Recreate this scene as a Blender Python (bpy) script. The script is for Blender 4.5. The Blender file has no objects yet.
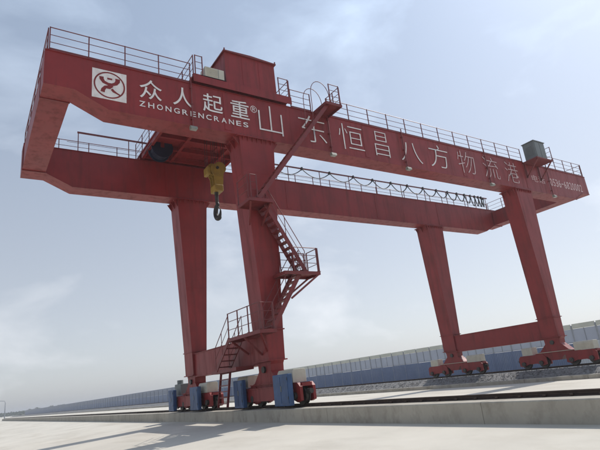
import bpy, bmesh, math, random
from mathutils import Vector, Matrix
random.seed(7)
S = bpy.context.scene
COL = S.collection
R = math.radians

# ------------------------------------------------------------------ camera
cam = bpy.data.cameras.new('camera')
cam.sensor_width = 36.0
cam.lens = 36.0 * 497.2286 / 600.0
cam.clip_end = 8000
cob = bpy.data.objects.new('camera', cam)
COL.objects.link(cob)
_r = Vector((0.837759783, -0.535093536, -0.108781678))
_u = Vector((-0.07441609, -0.309245093, 0.948066305))
_f = Vector((0.540944352, 0.786156715, 0.298892670))
cob.matrix_world = Matrix(((_r.x, _u.x, -_f.x, -1.5934), (_r.y, _u.y, -_f.y, -17.8605),
                           (_r.z, _u.z, -_f.z, 1.0), (0, 0, 0, 1)))
S.camera = cob

# ------------------------------------------------------------------ sky, sun, exposure
SUN_EL, SUN_AZ = R(49), R(88)          # azimuth clockwise from +Y: the sun stands along the crane's span
world = bpy.data.worlds.new('World')
S.world = world
world.use_nodes = True
wn, wl = world.node_tree.nodes, world.node_tree.links
wn.clear()
def wnode(t, **k):
    n = wn.new(t)
    for a, v in k.items():
        setattr(n, a, v)
    return n
w_out = wnode('ShaderNodeOutputWorld')
w_bg = wnode('ShaderNodeBackground')
w_bg.inputs['Strength'].default_value = 0.15
w_sky = wnode('ShaderNodeTexSky', sky_type='NISHITA', sun_disc=False)
w_sky.sun_elevation, w_sky.sun_rotation = SUN_EL, SUN_AZ
w_sky.altitude, w_sky.air_density, w_sky.dust_density, w_sky.ozone_density = 20, 1.0, 1.6, 3.0
w_tc = wnode('ShaderNodeTexCoord')
w_map = wnode('ShaderNodeMapping')
w_map.inputs['Scale'].default_value = (1.0, 1.0, 2.2)
w_map.inputs['Location'].default_value = (0.7, 0.0, 0.0)
w_n1 = wnode('ShaderNodeTexNoise')
w_n1.inputs['Scale'].default_value = 3.0
w_n1.inputs['Detail'].default_value = 7
w_n1.inputs['Roughness'].default_value = 0.55
w_n1.inputs['Distortion'].default_value = 0.3
w_cl = wnode('ShaderNodeMapRange')          # thin cloud: 0 in the gaps, 1 in the thick of it
w_cl.inputs['From Min'].default_value, w_cl.inputs['From Max'].default_value = 0.53, 0.74
w_bw = wnode('ShaderNodeRGBToBW')           # the veil takes the brightness the sky has in that direction
w_gain = wnode('ShaderNodeMapRange')
w_gain.inputs['To Min'].default_value, w_gain.inputs['To Max'].default_value = 0.95, 1.36
w_pow = wnode('ShaderNodeMath', operation='POWER')   # haze evens the sky out
w_pow.inputs[1].default_value = 0.38
w_k = wnode('ShaderNodeMath', operation='MULTIPLY')
w_k.inputs[1].default_value = 2.08
w_mul = wnode('ShaderNodeMath', operation='MULTIPLY')
w_tint = wnode('ShaderNodeMix', data_type='RGBA', blend_type='MULTIPLY')
w_tint.inputs['Factor'].default_value = 1.0
w_sep = wnode('ShaderNodeSeparateXYZ')
w_el = wnode('ShaderNodeMapRange', interpolation_type='SMOOTHSTEP')   # whiter towards the horizon, bluer overhead
w_el.inputs['From Min'].default_value, w_el.inputs['From Max'].default_value = 0.02, 0.75
w_hue = wnode('ShaderNodeMix', data_type='RGBA')
w_hue.inputs['A'].default_value = (0.97, 1.0, 1.045, 1)
w_hue.inputs['B'].default_value = (0.80, 0.98, 1.26, 1)
wl.new(w_tc.outputs['Generated'], w_sep.inputs['Vector'])
wl.new(w_sep.outputs['Z'], w_el.inputs['Value'])
wl.new(w_el.outputs['Result'], w_hue.inputs['Factor'])
wl.new(w_hue.outputs['Result'], w_tint.inputs['B'])
w_fac = wnode('ShaderNodeMapRange')
w_fac.inputs['To Min'].default_value, w_fac.inputs['To Max'].default_value = 0.80, 0.97
w_mix = wnode('ShaderNodeMix', data_type='RGBA')
wl.new(w_tc.outputs['Generated'], w_map.inputs['Vector'])
wl.new(w_map.outputs['Vector'], w_n1.inputs['Vector'])
wl.new(w_n1.outputs['Fac'], w_cl.inputs['Value'])
wl.new(w_cl.outputs['Result'], w_gain.inputs['Value'])
wl.new(w_cl.outputs['Result'], w_fac.inputs['Value'])
wl.new(w_sky.outputs['Color'], w_bw.inputs['Color'])
wl.new(w_bw.outputs['Val'], w_pow.inputs[0])
wl.new(w_pow.outputs['Value'], w_k.inputs[0])
wl.new(w_k.outputs['Value'], w_mul.inputs[0])
wl.new(w_gain.outputs['Result'], w_mul.inputs[1])
wl.new(w_mul.outputs['Value'], w_tint.inputs['A'])
wl.new(w_fac.outputs['Result'], w_mix.inputs['Factor'])
wl.new(w_sky.outputs['Color'], w_mix.inputs['A'])
wl.new(w_tint.outputs['Result'], w_mix.inputs['B'])
wl.new(w_mix.outputs['Result'], w_bg.inputs['Color'])
wl.new(w_bg.outputs['Background'], w_out.inputs['Surface'])

sun = bpy.data.lights.new('sun', 'SUN')
sun.energy = 3.0
sun.angle = R(0.6)
sun.color = (1.0, 0.95, 0.88)
sob = bpy.data.objects.new('sun', sun)
COL.objects.link(sob)
_sd = Vector((math.sin(SUN_AZ) * math.cos(SUN_EL), math.cos(SUN_AZ) * math.cos(SUN_EL), math.sin(SUN_EL)))
sob.rotation_euler = _sd.to_track_quat('Z', 'Y').to_euler()
sob.location = (60, 5, 60)
S.view_settings.view_transform = 'Standard'
S.view_settings.look = 'None'
S.view_settings.gamma = 1
S.view_settings.exposure = 0.32
S.view_settings.use_curve_mapping = False

# ------------------------------------------------------------------ materials
def mat(name, col, rough=0.6, metal=0.0, var=0.12, scale=1.5, dirt=None, dirt_amt=0.0, dirt_scale=(1, 1, 1),
        bump=0.0, bump_scale=40.0, spec=0.5, coat=0.0):
    m = bpy.data.materials.new(name)
    m.use_nodes = True
    nt = m.node_tree
    N, L = nt.nodes, nt.links
    b = N['Principled BSDF']
    b.inputs['Roughness'].default_value = rough
    b.inputs['Metallic'].default_value = metal
    b.inputs['Specular IOR Level'].default_value = spec
    b.inputs['Coat Weight'].default_value = coat
    g = N.new('ShaderNodeNewGeometry')
    n = N.new('ShaderNodeTexNoise')
    n.inputs['Scale'].default_value = scale
    n.inputs['Detail'].default_value = 6
    n.inputs['Roughness'].default_value = 0.6
    L.new(g.outputs['Position'], n.inputs['Vector'])
    rp = N.new('ShaderNodeValToRGB')
    rp.color_ramp.elements[0].position = 0.3
    rp.color_ramp.elements[1].position = 0.7
    rp.color_ramp.elements[0].color = tuple(c * (1 - var) for c in col) + (1,)
    rp.color_ramp.elements[1].color = tuple(min(1, c * (1 + var)) for c in col) + (1,)
    L.new(n.outputs['Fac'], rp.inputs['Fac'])
    out = rp.outputs['Color']
    if dirt:
        mp = N.new('ShaderNodeMapping')
        mp.inputs['Scale'].default_value = dirt_scale
        L.new(g.outputs['Position'], mp.inputs['Vector'])
        n2 = N.new('ShaderNodeTexNoise')
        n2.inputs['Scale'].default_value = 1.0
        n2.inputs['Detail'].default_value = 8
        n2.inputs['Roughness'].default_value = 0.65
        L.new(mp.outputs['Vector'], n2.inputs['Vector'])
        r2 = N.new('ShaderNodeMapRange')
        r2.inputs['From Min'].default_value = 0.48
        r2.inputs['From Max'].default_value = 0.75
        r2.inputs['To Max'].default_value = dirt_amt
        L.new(n2.outputs['Fac'], r2.inputs['Value'])
        mx = N.new('ShaderNodeMix')
        mx.data_type = 'RGBA'
        mx.inputs['B'].default_value = tuple(dirt) + (1,)
        L.new(r2.outputs['Result'], mx.inputs['Factor'])
        L.new(out, mx.inputs['A'])
        out = mx.outputs['Result']
        rr = N.new('ShaderNodeMapRange')
        rr.inputs['To Min'].default_value = rough
        rr.inputs['To Max'].default_value = min(1, rough + 0.3)
        L.new(r2.outputs['Result'], rr.inputs['Value'])
        L.new(rr.outputs['Result'], b.inputs['Roughness'])
    L.new(out, b.inputs['Base Color'])
    if bump:
        n3 = N.new('ShaderNodeTexNoise')
        n3.inputs['Scale'].default_value = bump_scale
        n3.inputs['Detail'].default_value = 5
        L.new(g.outputs['Position'], n3.inputs['Vector'])
        bp = N.new('ShaderNodeBump')
        bp.inputs['Strength'].default_value = bump
        bp.inputs['Distance'].default_value = 0.02
        L.new(n3.outputs['Fac'], bp.inputs['Height'])
        L.new(bp.outputs['Normal'], b.inputs['Normal'])
    return m

M = {}
M['red'] = mat('red_crane_paint', (0.215, 0.020, 0.0195), 0.45, var=0.16, scale=0.7, dirt=(0.125, 0.022, 0.020), dirt_amt=0.9,
               dirt_scale=(3.0, 3.0, 0.35), bump=0.16, bump_scale=1.1, spec=0.35)
M['red2'] = mat('red_walkway_paint', (0.16, 0.017, 0.017), 0.5, var=0.15, scale=4, dirt=(0.10, 0.04, 0.03), dirt_amt=0.5, dirt_scale=(4, 4, 2))
M['white'] = mat('white_lettering', (0.72, 0.68, 0.66), 0.55, var=0.10, scale=3, dirt=(0.45, 0.25, 0.22), dirt_amt=0.5, dirt_scale=(5, 5, 2))
M['faded'] = mat('faded_white_lettering', (0.58, 0.43, 0.42), 0.6, var=0.18, scale=5, dirt=(0.38, 0.12, 0.11), dirt_amt=0.8, dirt_scale=(6, 6, 3))
M['cream'] = mat('cream_cover_paint', (0.47, 0.44, 0.36), 0.5, var=0.08, scale=2, dirt=(0.30, 0.26, 0.20), dirt_amt=0.5, dirt_scale=(4, 4, 1.5))
M['blue'] = mat('blue_cabinet_paint', (0.024, 0.068, 0.17), 0.45, var=0.2, scale=3, dirt=(0.05, 0.06, 0.09), dirt_amt=0.6, dirt_scale=(4, 4, 1))
M['yellow'] = mat('yellow_hook_paint', (0.30, 0.185, 0.022), 0.5, var=0.2, scale=4, dirt=(0.10, 0.07, 0.03), dirt_amt=0.6, dirt_scale=(4, 4, 3))
M['steel'] = mat('dark_steel', (0.06, 0.055, 0.05), 0.5, metal=0.6, var=0.3, scale=6)
M['tube'] = mat('railing_paint', (0.14, 0.022, 0.022), 0.5, var=0.2, scale=4)
M['rubber'] = mat('black_cable', (0.018, 0.018, 0.02), 0.6, var=0.2, scale=8)
M['grey'] = mat('grey_cabinet_paint', (0.13, 0.145, 0.145), 0.5, var=0.12, scale=3, dirt=(0.10, 0.10, 0.09), dirt_amt=0.5, dirt_scale=(5, 5, 1.5))
M['lamp'] = mat('grey_lamp_housing', (0.20, 0.20, 0.17), 0.45, var=0.1, scale=6)
M['glass'] = mat('lamp_glass', (0.30, 0.30, 0.27), 0.2, var=0.05, scale=6)
M['drum'] = mat('dark_blue_drum', (0.012, 0.016, 0.035), 0.5, var=0.2, scale=4)
M['rope'] = mat('wire_rope', (0.05, 0.045, 0.04), 0.5, metal=0.4, var=0.2, scale=20)
M['railsteel'] = mat('rusty_rail', (0.055, 0.035, 0.027), 0.65, metal=0.3, var=0.3, scale=5)
M['wall'] = mat('cast_concrete', (0.39, 0.355, 0.295), 0.9, var=0.14, scale=0.8, dirt=(0.17, 0.147, 0.115), dirt_amt=0.85,
                dirt_scale=(1.6, 1.6, 0.9), bump=0.5, bump_scale=12)
M['ground'] = mat('concrete_apron', (0.56, 0.525, 0.455), 0.9, var=0.08, scale=0.4, dirt=(0.40, 0.36, 0.295), dirt_amt=0.75,
                  dirt_scale=(0.45, 0.22, 1), bump=0.15, bump_scale=14)
M['ballast'] = mat('grey_ballast', (0.20, 0.195, 0.19), 0.95, var=0.45, scale=6, bump=0.6, bump_scale=9)
M['bblue'] = mat('blue_barrier_sheet', (0.12, 0.165, 0.275), 0.5, var=0.10, scale=0.7, dirt=(0.22, 0.25, 0.32), dirt_amt=0.5, dirt_scale=(0.6, 0.6, 0.25))
M['bwhite'] = mat('pale_barrier_sheet', (0.55, 0.57, 0.58), 0.5, var=0.05, scale=0.7)
M['bpane'] = mat('frosted_barrier_pane', (0.36, 0.39, 0.46), 0.25, var=0.06, scale=0.5)
M['bgrey'] = mat('grey_blue_barrier_sheet', (0.17, 0.20, 0.27), 0.5, var=0.08, scale=0.4)
M['bcap'] = mat('yellowish_barrier_cap', (0.50, 0.50, 0.42), 0.6, var=0.08, scale=0.6)
M['bpost'] = mat('barrier_post', (0.26, 0.28, 0.31), 0.5, var=0.1, scale=2)
M['leaf'] = mat('far_foliage', (0.06, 0.085, 0.05), 0.8, var=0.4, scale=0.3)
M['bark'] = mat('far_bark', (0.08, 0.06, 0.045), 0.9, var=0.2, scale=2)

# ------------------------------------------------------------------ helpers
WORLD = {}
def put(name, data, parent=None, org=(0, 0, 0), m=None):
    o = bpy.data.objects.new(name, data)
    COL.objects.link(o)
    org = Vector(org)
    WORLD[o.name] = org
    if parent:
        o.parent = parent
        o.location = org - WORLD[parent.name]
    else:
        o.location = org
    if m and data and not data.materials:
        data.materials.append(M[m])
    return o
def thing(name, label, cat, org=(0, 0, 0), group=None):
    o = put(name, None, None, org)
    o['label'], o['category'] = label, cat
    if group:
        o['group'] = group
    return o

class MB:
    def __init__(s):
        s.v, s.f = [], []
    def add(s, vs, fs):
        k = len(s.v)
        s.v += [tuple(v) for v in vs]
        s.f += [tuple(i + k for i in f) for f in fs]
        return s
    def box(s, x0, x1, y0, y1, z0, z1):
        return s.add([(x0, y0, z0), (x1, y0, z0), (x1, y1, z0), (x0, y1, z0), (x0, y0, z1), (x1, y0, z1), (x1, y1, z1), (x0, y1, z1)],
                     [(3, 2, 1, 0), (4, 5, 6, 7), (0, 1, 5, 4), (1, 2, 6, 5), (2, 3, 7, 6), (3, 0, 4, 7)])
    def prism(s, poly, axis, a, b):
        # polygon in the two other axes (x,z for 'y'; y,z for 'x'; x,y for 'z') extruded from a to b
        def P(p, t):
            return {'y': (p[0], t, p[1]), 'x': (t, p[0], p[1]), 'z': (p[0], p[1], t)}[axis]
        n = len(poly)
        vs = [P(p, a) for p in poly] + [P(p, b) for p in poly]
        fs = [tuple(range(n))[::-1], tuple(range(n, 2 * n))] + [(i, (i + 1) % n, n + (i + 1) % n, n + i) for i in range(n)]
        return s.add(vs, fs)
    def beam(s, p, q, w, h, up=(0, 0, 1)):
        p, q = Vector(p), Vector(q)
        d = (q - p).normalized()
        u = Vector(up)
        sd = d.cross(u)
        if sd.length < 1e-4:
            sd = d.cross(Vector((1, 0, 0)))
        sd.normalize()
        u = sd.cross(d).normalized()
        vs = []
        for c in (p, q):
            for a, b in ((-1, -1), (1, -1), (1, 1), (-1, 1)):
                vs.append(c + sd * (a * w / 2) + u * (b * h / 2))
        return s.add(vs, [(3, 2, 1, 0), (4, 5, 6, 7), (0, 1, 5, 4), (1, 2, 6, 5), (2, 3, 7, 6), (3, 0, 4, 7)])
    def tube(s, pts, r, n=6, close=False):
        pts = [Vector(p) for p in pts]
        rs = r if isinstance(r, (list, tuple)) else [r] * len(pts)
        k = len(s.v)
        ref = None
        for i, p in enumerate(pts):
            a = pts[max(0, i - 1)]
            b = pts[min(len(pts) - 1, i + 1)]
            d = (b - a).normalized()
            if ref is None:
                ref = Vector((0, 0, 1)) if abs(d.z) < 0.9 else Vector((1, 0, 0))
            x = d.cross(ref).normalized()
            ref = x.cross(d).normalized()
            for j in range(n):
                t = 2 * math.pi * j / n
                s.v.append(tuple(p + (x * math.cos(t) + ref * math.sin(t)) * rs[i]))
        for i in range(len(pts) - 1):
            for j in range(n):
                s.f.append((k + i * n + j, k + i * n + (j + 1) % n, k + (i + 1) * n + (j + 1) % n, k + (i + 1) * n + j))
        s.f.append(tuple(k + j for j in range(n))[::-1])
        s.f.append(tuple(k + (len(pts) - 1) * n + j for j in range(n)))
        return s
    def cyl(s, c, axis, r, h, n=20, hole=0):
        c = Vector(c)
        ax = {'x': Vector((1, 0, 0)), 'y': Vector((0, 1, 0)), 'z': Vector((0, 0, 1))}[axis]
        return s.tube([c - ax * h / 2, c + ax * h / 2], r, n)
    def mesh(s, name, bevel=0.0, smooth=False):
        me = bpy.data.meshes.new(name)
        me.from_pydata(s.v, [], s.f)
        bm = bmesh.new()
        bm.from_mesh(me)
        if bevel:
            bmesh.ops.bevel(bm, geom=[e for e in bm.edges], offset=bevel, segments=2, affect='EDGES', profile=0.5)
        bmesh.ops.recalc_face_normals(bm, faces=bm.faces)
        bm.to_mesh(me)
        bm.free()
        if smooth:
            for p in me.polygons:
                p.use_smooth = True
        return me
    def build(s, name, m, parent=None, org=(0, 0, 0), bevel=0.0, smooth=False):
        return put(name, s.mesh(name, bevel, smooth), parent, org, m)

def shared(mb, m, bevel=0.0, smooth=False, name='piece'):
    me = mb.mesh(name, bevel, smooth)
    me.materials.append(M[m])
    return me

# ================================================================== SETTING
def ground_sheet():
    xs = [-4000, -400, -60, -12, -6, 0, 4, 8.2, 8.9, 9.0, 18, 27.6, 40, 70, 200, 4000]
    zs = {-4000: -1.4, -400: -1.3, -60: -1.25, -12: -1.12, -6: -0.90, 0: -0.665, 4: -0.505, 8.2: -0.335, 8.9: -0.31}
    ys = [-600, -100, -40, -20, -10, 0, 10, 20, 40, 80, 160, 400, 1500, 6000]
    mb = MB()
    for y in ys:
        for x in xs:
            mb.v.append((x, y, zs.get(x, -0.60)))
    n = len(xs)
    for j in range(len(ys) - 1):
        for i in range(n - 1):
            mb.f.append((j * n + i, j * n + i + 1, (j + 1) * n + i + 1, (j + 1) * n + i))
    o = mb.build('ground', 'ground')
    o['kind'] = 'structure'
    return o
ground_sheet()

RAIL_L, RAIL_R = 8.85, 29.55
# near runway wall: cast segments with open joints
wall = thing('concrete_runway_wall', 'long low grey cast concrete wall carrying the near crane rail', 'wall', (RAIL_L, -26, -0.6))
seg = MB()
seg.prism([(8.15, -0.7), (8.15, 0.10), (8.17, 0.122), (9.56, 0.122), (9.58, 0.10), (9.58, -0.7)], 'y', 0, 5.988)
seg.v = [(x - 8.15, y, z) for x, y, z in seg.v]
seg_me = shared(seg, 'wall', name='wall_segment')
for i in range(31):
    put('wall_segment', seg_me, wall, (8.15 + random.uniform(-.004, .004), -28 + 6 * i, random.uniform(-.004, .004)))
MB().box(8.16, 9.57, -28, 158, -0.7, 0.10).build('joint_filler', 'wall', wall)

def rail_profile(cx, z0):
    return [(cx - .07, z0), (cx + .07, z0), (cx + .07, z0 + .018), (cx + .014, z0 + .035), (cx + .014, z0 + .075), (cx + .036, z0 + .085),
            (cx + .036, z0 + .114), (cx - .036, z0 + .114), (cx - .036, z0 + .085), (cx - .014, z0 + .075), (cx - .014, z0 + .035), (cx - .07, z0 + .018)]
def rail(cx, z0, y0, y1, label):
    t = thing('crane_rail', label, 'rail', (cx, y0, z0), 'crane runway rails')
    MB().prism(rail_profile(cx, z0), 'y', y0, y1).build('rail_section', 'railsteel', t)
    clip = shared(MB().box(-.105, -.055, -.035, .035, .019, .05).box(.055, .105, -.035, .035, .019, .05), 'railsteel', name='rail_clip')
    y = -16.0
    while y < 20:
        put('rail_clip', clip, t, (cx, y, z0 + .0))
        y += 0.6
    return t
rail(RAIL_L, 0.124, -28, 158, 'rusty steel rail on top of the near concrete wall')
rail(RAIL_R, 0.07, -60, 400, 'dark steel rail on the far ballast bed by the blue barrier')

# far runway: kerb, ballast bed
kerb = thing('ballast_kerb', 'low pale concrete kerb edging the far ballast bed', 'kerb', (27.8, 0, -0.6))
kseg = shared(MB().prism([(0, -0.1), (0, 0.2), (0.03, 0.235), (0.35, 0.235), (0.35, -0.1)], 'y', 0, 3.98), 'wall', name='kerb_stone')
for i in range(40):
    put('kerb_stone', kseg, kerb, (27.55, -30 + 4 * i, -0.6 + random.uniform(-.006, .006)))
MB().prism([(27.56, -0.7), (27.56, -0.385), (27.88, -0.385), (27.88, -0.7)], 'y', 130, 420).build('far_kerb', 'wall', kerb)
mb = MB()
prof = [(27.9, -.40), (28.2, -.34), (28.6, -.16), (28.95, .02), (29.3, .045), (29.8, .045), (30.2, .02), (30.7, -.2), (31.4, -.6)]
ys, y = [], -40.0
while y < 420:
    ys.append(y)
    y += 0.22 if y < 45 else 3.0
for y in ys:
    for (x, z) in prof:
        j = 0.035 if y < 45 else 0.02
        inside = 29.3 <= x <= 29.8
        mb.v.append((x + random.uniform(-j, j), y + random.uniform(-j, j), z + (random.uniform(-j, 0) if inside else random.uniform(-j, j))))
n = len(prof)
for a in range(len(ys) - 1):
    for b in range(n - 1):
        mb.f.append((a * n + b, a * n + b + 1, (a + 1) * n + b + 1, (a + 1) * n + b))
# loose stones on the slope
for k in range(5200):
    y = random.uniform(-14, 45)
    x = random.uniform(27.95, 29.2)
    t = max(i for i in range(n - 1) if prof[i][0] <= x)
    z = prof[t][1] + (prof[t + 1][1] - prof[t][1]) * (x - prof[t][0]) / (prof[t + 1][0] - prof[t][0])
    s = random.uniform(.025, .06)
    q = [Vector((random.uniform(-1, 1), random.uniform(-1, 1), random.uniform(-.3, 1))) * s for _ in range(2)]
    mb.add([(x - s, y - s * .6, z), (x + s, y - s * .3, z), (x, y + s, z), (x + q[0].x * .4, y + q[0].y * .4, z + s)], [(0, 1, 3), (1, 2, 3), (2, 0, 3)])
o = mb.build('ballast', 'ballast')
o['kind'] = 'stuff'
o['label'] = 'grey crushed stone ballast under the far crane rail'
o['category'] = 'ballast'

# noise barrier along the yard
BX, BZ, PITCH = 53.0, -0.6, 2.6
bar = thing('noise_barrier', 'long blue noise barrier with pale upper panes behind the far rail', 'barrier', (BX, 60, BZ))
post = shared(MB().box(-.11, .11, -.055, .055, 0, 4.15).box(-.16, .16, -.13, .13, 0, .08), 'bpost', name='post')
ribs = [(-.03, 0)]
def sheet():
    # trapezoid-corrugated steel sheet
    pr, y = [], 0.09
    while y < PITCH + .05:
        pr += [(y, -.02), (y + .09, -.02), (y + .12, .025), (y + .21, .025)]
        y += .24
    front = [(yy, xx) for yy, xx in pr]
    mb = MB()
    for z in (0.05, 2.30):
        for yy, xx in front:
            mb.v.append((xx, yy, z))
    for z in (0.05, 2.30):
        for yy, xx in front:
            mb.v.append((xx + .03, yy, z))
    n = len(front)
    for i in range(n - 1):
        mb.f += [(i, i + 1, n + i + 1, n + i), (2 * n + i, 3 * n + i, 3 * n + i + 1, 2 * n + i + 1), (n + i, n + i + 1, 3 * n + i + 1, 3 * n + i), (i, 2 * n + i, 2 * n + i + 1, i + 1)]
    return mb
sh_b = shared(sheet(), 'bblue', name='lower_panel')
sh_w = shared(sheet(), 'bwhite', name='lower_panel')
pane = shared(MB().box(-.012, .012, .1, PITCH - .1, 2.42, 3.78), 'bpane', name='pane')
bcap = shared(MB().prism([(-.06, 3.80), (-.09, 3.86), (-.02, 4.30), (.10, 4.30), (.10, 3.80)], 'y', .09, PITCH - .09), 'bcap', name='top_panel')
pane2 = shared(MB().box(-.012, .012, .1, PITCH - .1, 2.42, 3.78), 'bgrey', name='pane')
bcap2 = shared(MB().prism([(-.06, 3.80), (-.09, 3.86), (-.02, 4.30), (.10, 4.30), (.10, 3.80)], 'y', .09, PITCH - .09), 'bgrey', name='top_panel')
trans = shared(MB().box(-.05, .05, .09, PITCH - .09, 2.33, 2.42), 'bpost', name='transom')
mull = shared(MB().box(-.03, .03, -.025, .025, 2.42, 3.80), 'bpost', name='mullion')
y0 = -19.0
for i in range(62):
    y = y0 + PITCH * i
    put('post', post, bar, (BX, y, BZ))
    put('lower_panel', sh_w if (y < 11.5 or abs(y - 162) < 1.5) else sh_b, bar, (BX - .15, y - .06, BZ + random.uniform(-.02, .02)))
    put('pane', pane if y < 78 else pane2, bar, (BX + random.uniform(-.01, .01), y, BZ))
    put('top_panel', bcap if y < 78 else bcap2, bar, (BX, y, BZ + random.uniform(-.01, .01)))
    put('transom', trans, bar, (BX, y, BZ))
    put('mullion', mull, bar, (BX - .03, y + PITCH / 2, BZ))
yf = y0 + PITCH * 62
mb = MB()
far_l, far_p, far_c, far_o = MB(), MB(), MB(), MB()
for i in range(100):
    y = yf + i * 4.6
    far_l.box(BX - .02, BX + .03, y + .08, y + 4.52, BZ + .05, BZ + 2.42)
    far_p.box(BX - .012, BX + .012, y + .1, y + 4.5, BZ + 2.45, BZ + 3.78)
    far_c.box(BX - .08, BX + .08, y + .1, y + 4.5, BZ + 3.8, BZ + 4.28)
    far_o.box(BX - .11, BX + .11, y - .08, y + .08, BZ, BZ + 4.15)
for nm, b, mm in (('far_lower_panels', far_l, 'bblue'), ('far_panes', far_p, 'bgrey'), ('far_top_panels', far_c, 'bgrey'), ('far_posts', far_o, 'bpost')):
    o = b.build(nm, mm, bar)
    o['kind'] = 'stuff'

# far lamp post at the end of the wall
lp = thing('lamp_post', 'thin grey lamp post with bent arm at the far end of the wall', 'lamp post', (8.9, 161, -0.35))
MB().tube([(8.9, 161, -.4), (8.9, 161, 2.5), (8.9, 161.2, 4.6)], [.16, .13, .09], 8).build('pole', 'bpost', lp)
MB().tube([(8.9, 161.2, 4.6), (8.7, 161.8, 5.1), (7.2, 163.0, 5.3), (5.8, 163.6, 5.2)], .07, 8).build('arm', 'bpost', lp)
MB().box(4.9, 6.0, 163.4, 163.9, 5.08, 5.25).build('lamp_head', 'lamp', lp, bevel=.03)

# far treeline (reads as one mass)
mb = MB()
rng = random.Random(3)
for k in range(130):
    yy = rng.uniform(680, 1000)
    xx = -420 + 640 * k / 130 + rng.uniform(-8, 8)
    h = rng.uniform(4, 8.5)
    wdt = rng.uniform(5, 10)
    for q in range(150):
        a, b = rng.uniform(0, 6.283), rng.uniform(-1, 1)
        rr = rng.uniform(.5, 1) ** .5
        c = Vector((xx + wdt * rr * math.cos(a) * math.sqrt(1 - b * b), yy + wdt * rr * math.sin(a) * math.sqrt(1 - b * b), h * .46 + h * .5 * b * rr - .6))
        e1 = Vector((rng.uniform(-1, 1), rng.uniform(-1, 1), rng.uniform(-1, 1))).normalized() * rng.uniform(.5, 1.2)
        e2 = e1.cross(Vector((rng.uniform(-1, 1), rng.uniform(-1, 1), rng.uniform(-1, 1)))).normalized() * rng.uniform(.5, 1.2)
        mb.add([c - e1, c + e2, c + e1, c - e2], [(0, 1, 2, 3)])
o = mb.build('distant_trees', 'leaf')
o['kind'] = 'stuff'
o['label'] = 'hazy line of distant trees on the left horizon'
o['category'] = 'trees'

# ================================================================== CRANE
ZT, D, DE, EX, TF, XR, W = 14.0, 2.12, 1.51, 1.05, 2.33, 38.6, 1.02
YF, YB = 0.0, 8.15
CX1, CX2 = RAIL_L, RAIL_R
crane = thing('gantry_crane', 'huge red double girder gantry crane with white Chinese lettering on its front girder', 'gantry crane', (19.3, 4.6, 0.238))

def girder(y0):
    t = .03
    poly = [(0, ZT - t), (XR, ZT - t), (XR, ZT - DE + t), (XR - EX, ZT - DE + t), (XR - TF, ZT - D + t), (TF, ZT - D + t), (EX, ZT - DE + t), (0, ZT - DE + t)]
    g = MB().prism(poly, 'y', y0 + .03, y0 + W - .03).build('main_girder', 'red', crane)
    MB().box(0, XR, y0 - .01, y0 + W + .01, ZT - t, ZT).build('top_flange', 'red', g)
    path = [(0, ZT - DE), (EX, ZT - DE), (TF, ZT - D), (XR - TF, ZT - D), (XR - EX, ZT - DE), (XR, ZT - DE)]
    low = path + [(x, z + t) for x, z in reversed(path)]
    mb = MB()
    for (xa, za), (xb, zb) in zip(path[:-1], path[1:]):
        mb.prism([(xa, za), (xb, zb), (xb, zb + t), (xa, za + t)], 'y', y0, y0 + W)
    mb.build('bottom_flange', 'red', g)
    # bolted splice plates on the front web
    for x in (7.45, 15.65, 23.6, 30.35):
        mb = MB().box(x - .17, x + .17, y0 + .012, y0 + .03, ZT - D + .14, ZT - .12)
        mb.build('splice_plate', 'red', g)
    for k in range(1, 20):
        x = 1.2 + k * 1.93
        if min(abs(x - q) for q in (7.45, 15.65, 23.6, 30.35)) > .4 and TF < x < XR - TF:
            MB().box(x - .009, x + .009, y0 + .026, y0 + .0301, ZT - D + .05, ZT - .05).build('weld_seam', 'red', g)
    # trolley rail on top
    MB().prism([(y0 + .46, ZT), (y0 + .56, ZT), (y0 + .54, ZT + .11), (y0 + .48, ZT + .11)], 'x', .3, XR - .3).build('trolley_rail', 'railsteel', g)
    return g
g1, g2 = girder(YF), girder(YB)

for x0, x1 in ((0.0, EX), (XR - EX, XR)):
    b = MB().box(x0 + .03, x1 - .03, YF + W, YB, ZT - DE + .05, ZT - .25).build('end_tie_beam', 'red', crane)
    MB().box(x0 + .0, x1 - .0, YF + W + .01, YB - .01, ZT - DE + .02, ZT - DE + .05).build('bottom_flange', 'red', b)
    for yy in (YF + W + .01, YB - .06):
        MB().box(x0 - .02, x1 + .02, yy, yy + .05, ZT - DE - .03, ZT - .2).build('end_plate', 'red2', b)

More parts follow.
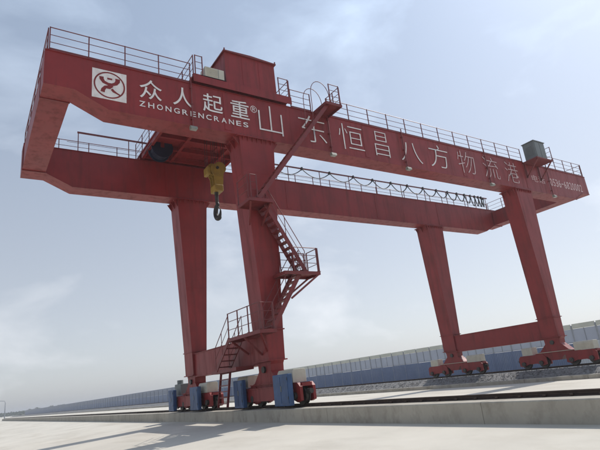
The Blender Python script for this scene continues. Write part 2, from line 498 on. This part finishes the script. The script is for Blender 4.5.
def leg(cx, y0, y1):
    zt, zb, ht, hb = ZT - D - .06, 1.92, .88, .375
    def hx(z):
        return hb + (ht - hb) * (z - 2.4) / (11.5 - 2.4)
    mb = MB()
    vs = []
    for z in (zb, 3.1, zt):
        h = max(hb, hx(z))
        vs += [(cx - h, y0 + .02, z), (cx + h, y0 + .02, z), (cx + h, y1 - .02, z), (cx - h, y1 - .02, z)]
    fs = [(3, 2, 1, 0), (8, 9, 10, 11)]
    for k in (0, 4):
        fs += [(k, k + 1, k + 5, k + 4), (k + 1, k + 2, k + 6, k + 5), (k + 2, k + 3, k + 7, k + 6), (k + 3, k, k + 4, k + 7)]
    mb.add(vs, fs)
    l = mb.build('leg', 'red', crane)
    h = hx(zt) + .14
    MB().box(cx - h, cx + h, y0 - .08, y1 + .08, zt, zt + .055).build('top_flange', 'red', l)
    # gusset ribs under the top flange
    for s in (-1, 1):
        for yy in (y0 + .12, (y0 + y1) / 2, y1 - .12):
            mb = MB()
            xa = cx + s * hx(zt)
            mb.add([(xa - s * .03, yy - .012, zt - .42), (xa, yy - .012, zt), (cx + s * (h + .12), yy - .012, zt), (xa - s * .03, yy + .012, zt - .42), (xa, yy + .012, zt), (cx + s * (h + .12), yy + .012, zt)],
                   [(0, 1, 2), (5, 4, 3), (0, 2, 5, 3), (1, 4, 5, 2), (0, 3, 4, 1)])
            mb.build('gusset', 'red', l)
    k = -.72
    while k < .75:
        rib = MB().prism([(y0 + .018, zt - .005), (y0 - .07, zt - .005), (y0 - .07, zt - .05), (y0 + .018, zt - .2)], 'x', cx + k - .012, cx + k + .012)
        rib.build('flange_rib', 'red', l)
        k += .24
    bolts = MB()
    k = -.85
    while k < .9:
        bolts.box(cx + k - .025, cx + k + .025, y0 - .06, y0 - .015, zt + .055, zt + .09)
        k += .17
    bolts.build('flange_bolts', 'steel', l)['kind'] = 'stuff'
    for z in (3.13, 1.92):
        MB().box(cx - hb - .075, cx + hb + .075, y0 - .06, y1 + .06, z, z + .045).build('ring_flange', 'red', l)
    for z in (10.1, 6.6):
        MB().box(cx - hx(z) - .004, cx + hx(z) + .004, y0 + .016, y1 - .016, z, z + .02).build('weld_band', 'red', l)
    return l
LEGS = [(CX1, YF, 1.15), (CX1, YB, 9.38), (CX2, YF, 1.15), (CX2, YB, 9.38)]
for a in LEGS:
    leg(*a)
for cx in (CX1, CX2):
    b = MB().box(cx - .29, cx + .29, 1.13, 8.17, 1.86, 3.0).build('sill_beam', 'red', crane)
    for z0 in (1.83, 3.0):
        MB().box(cx - .33, cx + .33, 1.14, 8.16, z0, z0 + .03).build('flange', 'red', b)

# wheel, shared
def wheel_mesh():
    mb = MB()
    pr = [(-.09, .20), (-.09, .33), (-.06, .34), (-.055, .29), (.055, .29), (.06, .34), (.09, .33), (.09, .20), (.04, .17), (.06, .10), (.11, .09), (.11, .001), (-.11, .001), (-.11, .09), (-.06, .10), (-.04, .17)]
    n = 22
    for j in range(n):
        t = 2 * math.pi * j / n
        for x, r in pr:
            mb.v.append((x, r * math.cos(t), r * math.sin(t)))
    k = len(pr)
    for j in range(n):
        for i in range(k):
            a, b = j * k + i, j * k + (i + 1) % k
            c, d = ((j + 1) % n) * k + (i + 1) % k, ((j + 1) % n) * k + i
            mb.f.append((a, b, c, d))
    return shared(mb, 'steel', name='wheel')
WHEEL = wheel_mesh()
ZR = 0.238
def bogie(cx, cy, zr, blue, back=False):
    # pivoting equaliser with hinge head under the leg
    poly = [(cy - .60, 1.92), (cy - .52, 1.80), (cy - .50, 1.55), (cy - .95, 1.12), (cy - 1.35, 1.02), (cy - 1.35, .86),
            (cy - .55, .80), (cy - .32, .55), (cy + .32, .55), (cy + .55, .80),
            (cy + 1.35, .86), (cy + 1.35, 1.02), (cy + .95, 1.12), (cy + .50, 1.55), (cy + .52, 1.80), (cy + .60, 1.92)]
    b = MB().prism(poly, 'x', cx - .30, cx + .30).build('bogie', 'red', crane)
    MB().box(cx - .40, cx + .40, cy - 1.2, cy + 1.2, 1.045, 1.075).build('saddle_plate', 'cream' if not blue else 'red', b)
    MB().cyl((cx, cy, 1.62), 'x', .13, .78, 16).build('hinge_pin', 'steel', b)
    for s in (-1, 1):
        c = cy + s * 1.62
        pl = [(c - .95, .36), (c - .95, .84), (c - .8, .98), (c + .8, .98), (c + .95, .84), (c + .95, .36), (c + .72, .30), (c + .3, .44), (c - .3, .44), (c - .72, .30)]
        mb = MB()
        for x in (cx - .34, cx + .22):
            mb.prism(pl, 'x', x, x + .12)
        mb.box(cx - .215, cx + .215, c - .93, c + .93, .84, .965)
        mb.build('truck_frame', 'red', b)
        for q in (-.62, .62):
            put('wheel', WHEEL, b, (cx, c + q, zr + .29))
        # axle boxes
        for q in (-.62, .62):
            MB().cyl((cx - .40, c + q, zr + .29), 'x', .13, .12, 14).build('axle_box', 'steel', b)
        # bumper at the outer end
        e = c + s * .95
        MB().cyl((cx, e + s * .12, .66), 'y', .09, .24, 12).build('buffer', 'steel', b)
    # cream motor covers
    for lo, hi in (((-2.15, -1.05), (1.5, 2.5)) if blue else ((-2.5, -1.3), (1.5, 2.25))):
        if back and lo > 0:
            MB().box(cx - .28, cx + .25, cy + 1.75, cy + 2.75, 1.0, 1.62).build('resistor_box', 'grey', b, bevel=.03)
            MB().cyl((cx - .1, cy + 2.3, 1.72), 'z', .17, .22, 14).build('horn', 'grey', b)
            continue
        mb = MB().prism([(cx - .34, .99), (cx - .34, 1.38), (cx - .28, 1.48), (cx + .2, 1.48), (cx + .26, 1.42), (cx + .26, .99)], 'y', cy + lo, cy + hi)
        cv = mb.build('motor_cover', 'cream', b, bevel=.015)
        MB().box(cx - .352, cx - .342, cy + lo + .2, cy + hi - .2, 1.08, 1.11).box(cx - .352, cx - .342, cy + lo + .2, cy + hi - .2, 1.28, 1.30).build('seam_strip', 'cream', cv)
    if blue:
        MB().box(cx - .45, cx - .405, cy - 1.25, cy + 2.1, .42, .93).box(cx - .50, cx - .45, cy - 1.25, cy + 2.1, .90, .93).build('side_skirt', 'red', b)
        for lo, hi in (((-2.42, -1.3), (1.3, 2.15)) if not back else ((-1.85, -.75), (1.75, 2.6))):
            c2 = MB().box(cx - .72, cx - .53, cy + lo, cy + hi, .22, 1.33).build('blue_cabinet', 'blue', b, bevel=.025)
            mb = MB().box(cx - .732, cx - .721, cy + lo + .06, cy + (lo + hi) / 2 - .015, .32, 1.24).box(cx - .732, cx - .721, cy + (lo + hi) / 2 + .015, cy + hi - .06, .32, 1.24)
            mb.build('cabinet_door', 'blue', c2)
            MB().box(cx - .75, cx - .733, cy + (lo + hi) / 2 - .06, cy + (lo + hi) / 2 - .03, .72, .92).build('door_handle', 'lamp', c2)
            for k in range(5):
                MB().box(cx - .737, cx - .7325, cy + lo + .14, cy + (lo + hi) / 2 - .1, 1.02 + k * .036, 1.04 + k * .036).build('louvre', 'blue', c2)
            for zz in (.45, 1.1):
                MB().box(cx - .742, cx - .7325, cy + lo + .05, cy + lo + .08, zz, zz + .1).build('hinge', 'steel', c2)
            MB().box(cx - .53, cx - .46, cy + lo + .1, cy + hi - .1, .70, .76).build('bracket', 'red2', c2)
bogie(CX1, .575, .238, True)
bogie(CX1, 8.72, .238, True, True)
bogie(CX2, .575, .185, False)
bogie(CX2, 8.72, .185, False)

# railings -----------------------------------------------------------
POSTS = {}
def post_mesh(h):
    if h not in POSTS:
        POSTS[h] = shared(MB().box(-.02, .02, -.02, .02, 0, h).box(-.05, .05, -.05, .05, 0, .015), 'tube', name='post')
    return POSTS[h]
def railing(p, q, h=1.05, pitch=1.37, rails=(1.0, .68, .36), toe=True, ends=True, parent=None, m='tube', r=.017):
    p, q = Vector(p), Vector(q)
    L = (q - p).length
    o = None
    for f in rails:
        z = Vector((0, 0, h * f - r))
        t_ = MB().tube([p + z, q + z], r * (1.15 if o is None else .8), 6)
        if o is None:
            o = t_.build('railing', m, parent or crane)
        else:
            t_.build('mid_rail', m, o)
    if toe:
        MB().beam(p + Vector((0, 0, .06)), q + Vector((0, 0, .06)), .006, .10).build('toe_board', m, o)
    n = max(1, round(L / pitch))
    for i in range(n + 1):
        if not ends and i in (0, n):
            continue
        put('post', post_mesh(h), o, p + (q - p) * i / n)
    return o
railing((.15, .03, ZT), (5.75, .03, ZT), pitch=1.37)
railing((11.0, .03, ZT), (12.2, .03, ZT), pitch=1.2)
railing((13.25, .03, ZT), (30.3, .03, ZT), pitch=1.37)
railing((32.0, .03, ZT), (XR - .2, .03, ZT), pitch=1.37)
railing((.10, .12, ZT), (.10, 9.0, ZT), pitch=1.4)
railing((XR - .12, .12, ZT), (XR - .12, 9.0, ZT), pitch=1.5)
railing((.2, 9.12, ZT), (XR - .2, 9.12, ZT), pitch=1.5, toe=False)

# festoon line along the back girder ---------------------------------
fest = MB().beam((2.5, YB + .06, 15.12), (37.4, YB + .06, 15.12), .06, .09).build('festoon_track', 'tube', crane)
for i in range(14):
    x = 2.55 + i * 2.66
    if x < 37.5:
        put('post', post_mesh(1.1), fest, (x, YB + .06, ZT))
MB().tube([(2.0, YB + .06, 14.48), (37.4, YB + .06, 14.48)], .012, 5).build('guard_wire', 'tube', fest)
fx = [12.0, 14.55, 17.0, 19.4, 21.6, 23.5, 25.4, 27.2, 29.0, 30.6, 32.0, 33.2, 34.2, 35.0, 35.6, 36.1, 36.5, 36.8]
cable = MB().box(36.7, 36.9, YB + .0, YB + .12, 14.95, 15.07).build('festoon_cable', 'rubber', crane)
for i in range(len(fx) - 1):
    a, b = fx[i], fx[i + 1]
    sag = min(.85, .42 + .28 / max(.4, (b - a)) ) * random.uniform(.88, 1.08)
    pts = []
    for k in range(13):
        t = k / 12
        u = 2 * t - 1
        pts.append((a + (b - a) * t, YB - .02, 15.05 - sag * (1 - u * u)))
    mb = MB().tube(pts, .026, 6)
    mb.tube([(x, y + .05, z + .03) for x, y, z in pts], .02, 6)
    mb.build('cable_loop', 'rubber', cable)
    MB().box(a - .05, a + .05, YB - .05, YB + .12, 15.0, 15.2).build('cable_carrier', 'steel', cable)

# floodlights hung on poles on the front web --------------------------
for x in (5.74, 13.15, 18.45, 25.95, 33.1):
    f = MB().tube([(x, -.05, ZT + .25), (x, -.05, 11.75)], .032, 8).build('floodlight', 'red2', crane)
    mb = MB().prism([(-.17, .02), (-.20, -.10), (.0, -.10), (.0, .02), (-.05, .06), (-.12, .06)], 'x', x - .15, x + .15)
    hd = mb.build('lamp_head', 'lamp', f, org=(0, -.02, 11.74))
    MB().box(x - .13, x + .13, -.2, -.03, 11.62, 11.638).build('lens', 'glass', f)
    for z in (13.7, 12.9, 12.15):
        MB().box(x - .05, x + .05, -.09, .03, z, z + .05).build('clamp', 'red2', f)

# electrical cabinet on a bracket near the far end --------------------
cb = MB().box(30.55, 31.85, -.98, -.12, 13.98, 15.28).build('electrical_cabinet', 'grey', crane, bevel=.02)
MB().prism([(30.50, 15.28), (31.90, 15.28), (31.90, 15.33), (31.2, 15.345), (30.50, 15.33)], 'y', -1.03, -.08).build('cabinet_roof', 'grey', cb)
for xa, xb in ((30.62, 31.18), (31.22, 31.78)):
    MB().box(xa, xb, -1.0, -.981, 14.06, 15.2).build('cabinet_door', 'grey', cb)
mb = MB()
for i in range(8):
    mb.box(30.53, 30.548, -.8, -.3, 14.3 + i * .09, 14.35 + i * .09)
mb.build('louvre', 'grey', cb)
br = MB().box(30.25, 32.2, -1.15, -.02, 13.88, 13.96).build('cabinet_platform', 'red2', crane)
for x in (30.4, 32.05):
    MB().beam((x, -1.08, 13.88), (x, -.03, 12.85), .07, .07).beam((x, -.05, 13.88), (x, -.05, 12.8), .07, .07).build('brace', 'red2', br)
railing((32.2, -1.12, 13.96), (32.2, 0, 13.96), pitch=1.1, parent=crane)

# stairs ---------------------------------------------------------------
def flight(p, q, width, n, hand=(True, True), h=.95):
    """p bottom, q top of the centre line; runs along X or Y"""
    p, q = Vector(p), Vector(q)
    d = Vector((q.x - p.x, q.y - p.y, 0)).normalized()
    s = Vector((-d.y, d.x, 0)) * (width / 2)
    mb = MB()
    for k in (-1, 1):
        mb.beam(p + s * k, q + s * k, .035, .18)
    o = mb.build('stair_flight', 'red2', crane)
    st = MB()
    dd = .12
    a, b = s + d * dd, s - d * dd
    st.add([(-s - d * dd) + Vector((0, 0, -.02)), (s - d * dd) + Vector((0, 0, -.02)), (s + d * dd) + Vector((0, 0, -.02)), (-s + d * dd) + Vector((0, 0, -.02)),
            (-s - d * dd) + Vector((0, 0, .02)), (s - d * dd) + Vector((0, 0, .02)), (s + d * dd) + Vector((0, 0, .02)), (-s + d * dd) + Vector((0, 0, .02))],
           [(3, 2, 1, 0), (4, 5, 6, 7), (0, 1, 5, 4), (1, 2, 6, 5), (2, 3, 7, 6), (3, 0, 4, 7)])
    sm = shared(st, 'red2', name='step')
    for i in range(n):
        put('step', sm, o, p + (q - p) * ((i + .5) / n))
    for k, on in zip((-1, 1), hand):
        if not on:
            continue
        mb = MB()
        up = Vector((0, 0, h))
        e = s * k * 1.05
        mb.tube([p + e, p + e + up, q + e + up, q + e], .017, 6)
        mb.tube([p + e + up * .5, q + e + up * .5], .013, 6)
        m_ = (p + q) / 2 + e
        mb.tube([m_, m_ + up], .015, 6)
        mb.build('handrail', 'tube', o)
    return o
def platform(x0, x1, y0, y1, z, braces=()):
    o = MB().box(x0, x1, y0, y1, z - .04, z).box(x0, x1, y0, y0 + .05, z - .14, z - .04).box(x0, x1, y1 - .05, y1, z - .14, z - .04) \
        .box(x0, x0 + .05, y0 + .05, y1 - .05, z - .14, z - .04).box(x1 - .05, x1, y0 + .05, y1 - .05, z - .14, z - .04).build('stair_platform', 'red2', crane)
    for p, q in braces:
        MB().beam(p, q, .07, .07).build('brace', 'red2', o)
    return o
# ground ladder and low landing beside the sill beam
lad = MB().beam((7.85, 2.82, .30), (8.10, 2.82, 1.9), .04, .10, (1, 0, 0)).build('ladder', 'red2', crane)
MB().beam((7.85, 3.78, .30), (8.10, 3.78, 1.9), .04, .10, (1, 0, 0)).build('side_rail', 'red2', lad)
for i in range(6):
    z = .45 + i * .25
    x = 7.85 + .25 * (z - .30) / 1.6
    MB().beam((x, 2.84, z), (x, 3.76, z), .05, .04).build('rung', 'red2', lad)
platform(7.68, 8.5, 1.4, 3.95, 1.86)
flight((7.98, 3.35, 1.86), (7.98, 1.85, 3.05), .62, 5, (True, True))
# platform round the foot of the front leg
platform(7.62, 8.38, -1.0, 1.85, 3.06, braces=[((7.7, 1.75, 2.95), (8.5, 1.75, 2.35)), ((7.7, .5, 2.95), (8.46, .5, 2.2)), ((7.7, -.9, 2.95), (8.5, .1, 2.3))])
railing((7.64, -1.0, 3.06), (7.64, 1.8, 3.06), pitch=1.0, rails=(1.0, .67, .34), toe=False)
railing((7.72, -.98, 3.06), (8.3, -.98, 3.06), pitch=.7, toe=False)
flight((8.3, -.52, 3.06), (9.85, -.52, 5.36), .66, 9, (True, True))
# upper landing cantilevered to the right of the leg
platform(9.0, 10.8, -.98, -.04, 5.38, braces=[((10.72, -.92, 5.26), (9.25, -.92, 4.25)), ((10.72, -.12, 5.26), (9.25, -.04, 4.25))])
railing((9.5, -.96, 5.38), (10.70, -.96, 5.38), pitch=.8, toe=False)
railing((10.78, -.94, 5.38), (10.78, -.1, 5.38), pitch=.9, toe=False)
railing((9.4, -.06, 5.38), (10.65, -.06, 5.38), pitch=.8, toe=False)
flight((10.3, -.36, 5.4), (8.6, -.36, 8.35), .6, 12, (True, True))
# landing under the girder, then the long flight up to the walkway
platform(7.6, 8.75, -1.1, -.02, 8.42, braces=[((7.7, -1.0, 8.3), (8.1, 0.0, 7.6)), ((8.65, -1.0, 8.3), (8.7, 0.0, 7.6))])
railing((7.62, -1.0, 8.42), (7.62, -.05, 8.42), pitch=1.1, toe=False)
railing((7.70, -1.08, 8.42), (8.0, -1.08, 8.42), pitch=.6, toe=False)
flight((8.1, -.76, 8.45), (12.5, -.76, 13.95), .5, 20, (False, False))
platform(12.25, 13.25, -1.2, .0, 13.98)
railing((13.23, -1.12, 13.98), (13.23, -.05, 13.98), pitch=.6, toe=False)
railing((12.55, -1.18, 13.98), (13.15, -1.18, 13.98), pitch=.6, toe=False)
for yy in (-1.18, -.52):
    pts = [(11.30, yy, 12.45), (11.38, yy, 13.4)]
    for k in range(13):
        a_ = math.pi * (1 - k / 12)
        pts.append((11.95 + .56 * math.cos(a_), yy, 14.2 + .78 * math.sin(a_)))
    pts.append((12.52, yy, 13.99))
    MB().tube(pts, .017, 6).build('hoop_handrail', 'tube', crane)

# lettering and logo -----------------------------------------------------
def glyph(ch, x0, x1, z0, z1, m='white', off=0.0, name='lettering', y=.026, shear=0.0, parent=None):
    c = bpy.data.curves.new('text', 'FONT')
    c.body = ch
    c.offset = off
    o = bpy.data.objects.new('text', c)
    COL.objects.link(o)
    dg = bpy.context.evaluated_depsgraph_get()
    me = bpy.data.meshes.new_from_object(o.evaluated_get(dg))
    bpy.data.objects.remove(o)
    bpy.data.curves.remove(c)
    xs = [v.co.x for v in me.vertices]
    zs = [v.co.y for v in me.vertices]
    a, b, cc, d = min(xs), max(xs), min(zs), max(zs)
    for v in me.vertices:
        X = x0 + (v.co.x - a) / (b - a) * (x1 - x0)
        Z = z0 + (v.co.y - cc) / (d - cc) * (z1 - z0)
        v.co = (X, y, Z)
    me.materials.clear()
    me.materials.append(M[m])
    return put(name, me, parent or crane)
for ch, a, b in zip('众人起重', (3.52, 4.92, 6.27, 7.62), (4.45, 5.80, 7.22, 8.56)):
    glyph(ch, a, b, 12.74, 13.66, 'white', .004, 'character', y=-.004)
glyph('®', 8.66, 9.0, 13.22, 13.58, 'white', 0, 'registered_mark')
xx = 3.50
for i, ch in enumerate('ZHONGRENCRANES'):
    w = .29 if ch != 'I' else .1
    glyph(ch, xx, xx + .25, 12.33, 12.58, 'white', .012, 'letter', y=-.004)
    xx += .362
for ch, a, b in zip('山东恒昌八方物流港', (9.05, 11.3, 13.8, 16.25, 18.15, 20.55, 23.1, 25.6, 27.95), (10.35, 12.95, 15.45, 17.3, 19.9, 22.25, 24.75, 27.2, 29.4)):
    z0, z1 = 12.24, 13.74
    if ch == '八':
        z1 = 13.5
    glyph(ch, a, b, z0, z1, 'faded' if ch in '物流港' else 'white', -.017, 'character', y=-.004)
glyph('电话', 31.0, 32.6, 12.66, 13.18, 'faded', -.006, 'character')
xx = 33.3
for ch in '0536-6820002':
    w = .29
    glyph(ch, xx, xx + w, (12.62 if ch != '-' else 12.9), (13.22 if ch != '-' else 12.98), 'faded', .008, 'digit')
    xx += .375
# logo: white square, dark red ring and an abstract figure
LX, LZ, LS = 2.345, 13.0, .655
lg = MB().box(LX - LS, LX + LS, .018, .0295, LZ - LS, LZ + LS).build('logo_panel', 'white', crane)
ring = MB()
n = 40
for j in range(n):
    t = 2 * math.pi * j / n
    for r in (.54, .60):
        ring.v.append((LX + r * math.cos(t), .014, LZ + r * math.sin(t)))
for j in range(n):
    k = (j + 1) % n
    ring.f.append((2 * j, 2 * j + 1, 2 * k + 1, 2 * k))
ring.build('logo_ring', 'red', lg)
def flat(poly, name='logo_mark'):
    mb = MB()
    mb.add([(LX + x, .013, LZ + z) for x, z in poly], [tuple(range(len(poly)))])
    return mb.build(name, 'red', lg)
BANDY = [.013]
def band(pts, ws):
    BANDY[0] -= .001
    out, inn = [], []
    for i, (x, z) in enumerate(pts):
        a, b = pts[max(0, i - 1)], pts[min(len(pts) - 1, i + 1)]
        dx, dz = b[0] - a[0], b[1] - a[1]
        l = math.hypot(dx, dz)
        out.append((x - dz / l * ws[i], z + dx / l * ws[i]))
        inn.append((x + dz / l * ws[i], z - dx / l * ws[i]))
    mb = MB()
    for i in range(len(pts) - 1):
        mb.add([(LX + p[0], BANDY[0], LZ + p[1]) for p in (out[i], out[i + 1], inn[i + 1], inn[i])], [(0, 1, 2, 3)])
    return mb.build('logo_mark', 'red', lg)
band([(-.31, .33), (-.30, .22), (-.22, .10), (-.05, .04), (.10, .045), (.24, .12), (.31, .24), (.31, .36)], [.085, .08, .07, .06, .06, .075, .09, .095])
flat([(-.09, .25), (.10, .25), (.10, .33), (-.09, .33)])
band([(.08, .02), (-.02, -.10), (-.16, -.12), (-.24, -.24), (-.26, -.36)], [.09, .085, .065, .075, .08])
band([(.08, -.16), (.16, -.25), (.26, -.30), (.40, -.37)], [.05, .055, .035, .03])

# ================================================================== TROLLEY
tr = thing('hoist_trolley', 'red hoist trolley with boxy machinery house riding on top of the girders', 'trolley', (8.6, 4.6, ZT + .11))
dk = MB()
for a in ((5.85, 7.6, -.12, 9.3), (10.0, 10.95, -.12, 9.3), (7.6, 10.0, -.12, 4.0), (7.6, 10.0, 5.2, 5.55), (7.6, 8.1, 4.0, 5.2), (9.5, 10.0, 4.0, 5.2), (7.6, 8.2, 5.55, 7.9), (9.6, 10.0, 5.55, 7.9), (8.2, 9.6, 6.5, 6.9), (7.6, 10.0, 7.9, 9.3)):
    dk.box(a[0], a[1], a[2], a[3], 14.34, 14.42)
deck = dk.build('deck', 'red', tr)
for y0 in (.36, 8.51):
    MB().box(5.9, 10.9, y0 - .06, y0 + .36, 14.17, 14.335).build('end_carriage', 'red', tr)
    for x in (6.5, 10.3):
        MB().cyl((x, y0 + .15, 14.24), 'y', .125, .1, 18).build('wheel', 'steel', tr)
for x in (5.9, 7.5, 10.0, 10.75):
    MB().box(x, x + .16, 1.05, 8.1, 14.06, 14.335).build('cross_beam', 'red', tr)
for y0 in (5.3, 6.6, 7.95):
    MB().box(6.06, 10.75, y0, y0 + .14, 14.1, 14.33).build('stringer', 'red', tr)
MB().box(5.85, 10.95, -.14, -.121, 14.06, 14.46).build('front_skirt', 'red', tr)
h = MB().box(7.5, 10.2, .0, 9.0, 14.42, 16.18).build('machinery_house', 'red', tr)
MB().prism([(7.42, 16.18), (7.42, 16.24), (8.85, 16.30), (10.28, 16.24), (10.28, 16.18)], 'y', -.09, 9.1).build('roof', 'red2', h)
for x in (7.45, 10.2):
    MB().box(x, x + .05, -.1, -.05, 16.24, 16.34).build('lifting_lug', 'red2', h)
for x in (8.4, 9.3):
    MB().box(x - .012, x + .012, -.012, -.001, 14.5, 16.16).build('wall_seam', 'red', h)
MB().box(7.5, 10.2, -.03, -.001, 14.42, 14.5).build('base_channel', 'red2', h)
ac = MB().box(6.42, 7.36, -.12, .42, 14.47, 15.0).build('air_conditioner', 'cream', tr, bevel=.02)
mb = MB()
for i in range(7):
    mb.box(6.50, 7.02, -.135, -.121, 14.54 + i * .062, 14.565 + i * .062)
mb.build('louvre', 'cream', ac)
MB().box(7.06, 7.075, -.13, -.121, 14.5, 14.97).build('panel_seam', 'grey', ac)
MB().box(6.2, 7.45, -.14, .5, 14.42, 14.468).build('mounting_tray', 'steel', ac)
# drum, motor and reel slung under the frame
MB().cyl((8.9, 6.0, 15.15), 'x', .38, 2.0, 26).build('winch_drum', 'drum', tr)
MB().cyl((8.9, 7.4, 15.15), 'x', .30, 1.8, 26).build('winch_drum', 'drum', tr)
reel = MB().cyl((6.55, 6.7, 14.05), 'y', .50, .55, 28).build('cable_reel', 'drum', tr)
for yy in (6.40, 7.0):
    MB().cyl((6.55, yy, 14.05), 'y', .60, .05, 28).build('reel_flange', 'drum', reel)
MB().box(6.45, 6.65, 6.36, 7.04, 14.05, 14.335).build('reel_hanger', 'red2', reel)
for p, q in (((5.88, -.05, 14.42), (5.88, 9.2, 14.42)), ((10.92, -.05, 14.42), (10.92, 9.2, 14.42)), ((5.96, -.1, 14.42), (6.3, -.1, 14.42)), ((10.3, -.1, 14.42), (10.84, -.1, 14.42))):
    railing(p, q, pitch=1.3, parent=tr, toe=False)
MB().tube([(6.0, 6.2, 14.3), (5.75, 6.3, 13.9), (5.7, 6.8, 13.7), (5.85, 7.3, 14.0), (6.0, 7.5, 14.3)], .02, 6).build('loop_cable', 'rubber', tr)

# ================================================================== HOOK BLOCK
HX, HY = 8.78, 4.6
hk = thing('hook_block', 'yellow pulley block with black hook hanging between the two girders', 'hook', (HX, HY, 9.5))
def rounded(pts):
    return pts
cheek = []
for a in range(-20, 201, 20):
    cheek.append((HX + .38 * math.cos(R(a)), 12.15 + .34 * math.sin(R(a))))
cheek += [(HX - .20, 11.75), (HX - .16, 11.1), (HX + .26, 11.1), (HX + .32, 11.75)]
for yy in (-.30, -.02, .26):
    MB().prism(cheek, 'y', HY + yy, HY + yy + .04).build('cheek_plate', 'yellow', hk)
def sheave(x, y, z, r):
    mb = MB()
    pr = [(-.05, .08), (-.05, r), (-.02, r), (0, r - .06), (.02, r), (.05, r), (.05, .08)]
    n = 26
    for j in range(n):
        t = 2 * math.pi * j / n
        for w, rr in pr:
            mb.v.append((x + rr * math.cos(t), y + w, z + rr * math.sin(t)))
    k = len(pr)
    for j in range(n):
        for i in range(k):
            mb.f.append((j * k + i, j * k + (i + 1) % k, ((j + 1) % n) * k + (i + 1) % k, ((j + 1) % n) * k + i))
    return mb.build('sheave', 'yellow', hk)
for yy in (-.14, .12):
    sheave(HX - .20, HY + yy, 12.18, .33)
    sheave(HX + .22, HY + yy, 12.34, .34)
MB().cyl((HX, HY, 12.25), 'y', .08, .72, 16).build('axle_pin', 'steel', hk)
MB().box(HX - .19, HX + .28, HY - .32, HY + .32, 10.95, 11.3).build('crosshead', 'yellow', hk, bevel=.03)
MB().box(HX - .55, HX - .36, HY - .28, HY + .28, 11.85, 12.3).build('side_weight', 'yellow', hk, bevel=.05)
MB().tube([(HX, HY, 11.1), (HX, HY, 10.35)], [.11, .09], 14).build('shank', 'steel', hk)
pts, rs = [], []
for k in range(19):
    a = R(92 - k * 15.5)
    pts.append((HX + .03, HY + .30 * math.cos(a), 9.88 + .36 * math.sin(a)))
    rs.append(.10 + .035 * math.sin(k / 18 * math.pi) if k < 14 else .10 - (k - 13) * .014)
MB().tube([(HX, HY, 10.4)] + pts, [.09] + rs, 12).build('hook', 'rubber', hk, smooth=True)
MB().beam((HX + .03, HY - .28, 9.9), (HX + .03, HY - .02, 10.2), .05, .03).build('safety_latch', 'steel', hk)
for dx in (-.56, .14, .58, -.14):
    for yy in (-.14, .12):
        MB().tube([(HX + dx * .9, HY + yy, 12.4), (HX + dx * .75, HY + yy * 1.2, 14.9)], .014, 6).build('wire_rope', 'rope', hk)

# ================================================================== HAZE
hz = MB().box(-4300, 4300, -900, 6300, -2.6, 17.6).build('haze', None)
hz['kind'] = 'stuff'
hm = bpy.data.materials.new('haze_air')
hm.use_nodes = True
hm.node_tree.nodes.clear()
ho = hm.node_tree.nodes.new('ShaderNodeOutputMaterial')
hv = hm.node_tree.nodes.new('ShaderNodeVolumePrincipled')
hv.inputs['Color'].default_value = (0.93, 0.95, 1.0, 1)
hv.inputs['Density'].default_value = 0.0006
hv.inputs['Anisotropy'].default_value = 0.35
hm.node_tree.links.new(hv.outputs['Volume'], ho.inputs['Volume'])
hz.data.materials.append(hm)
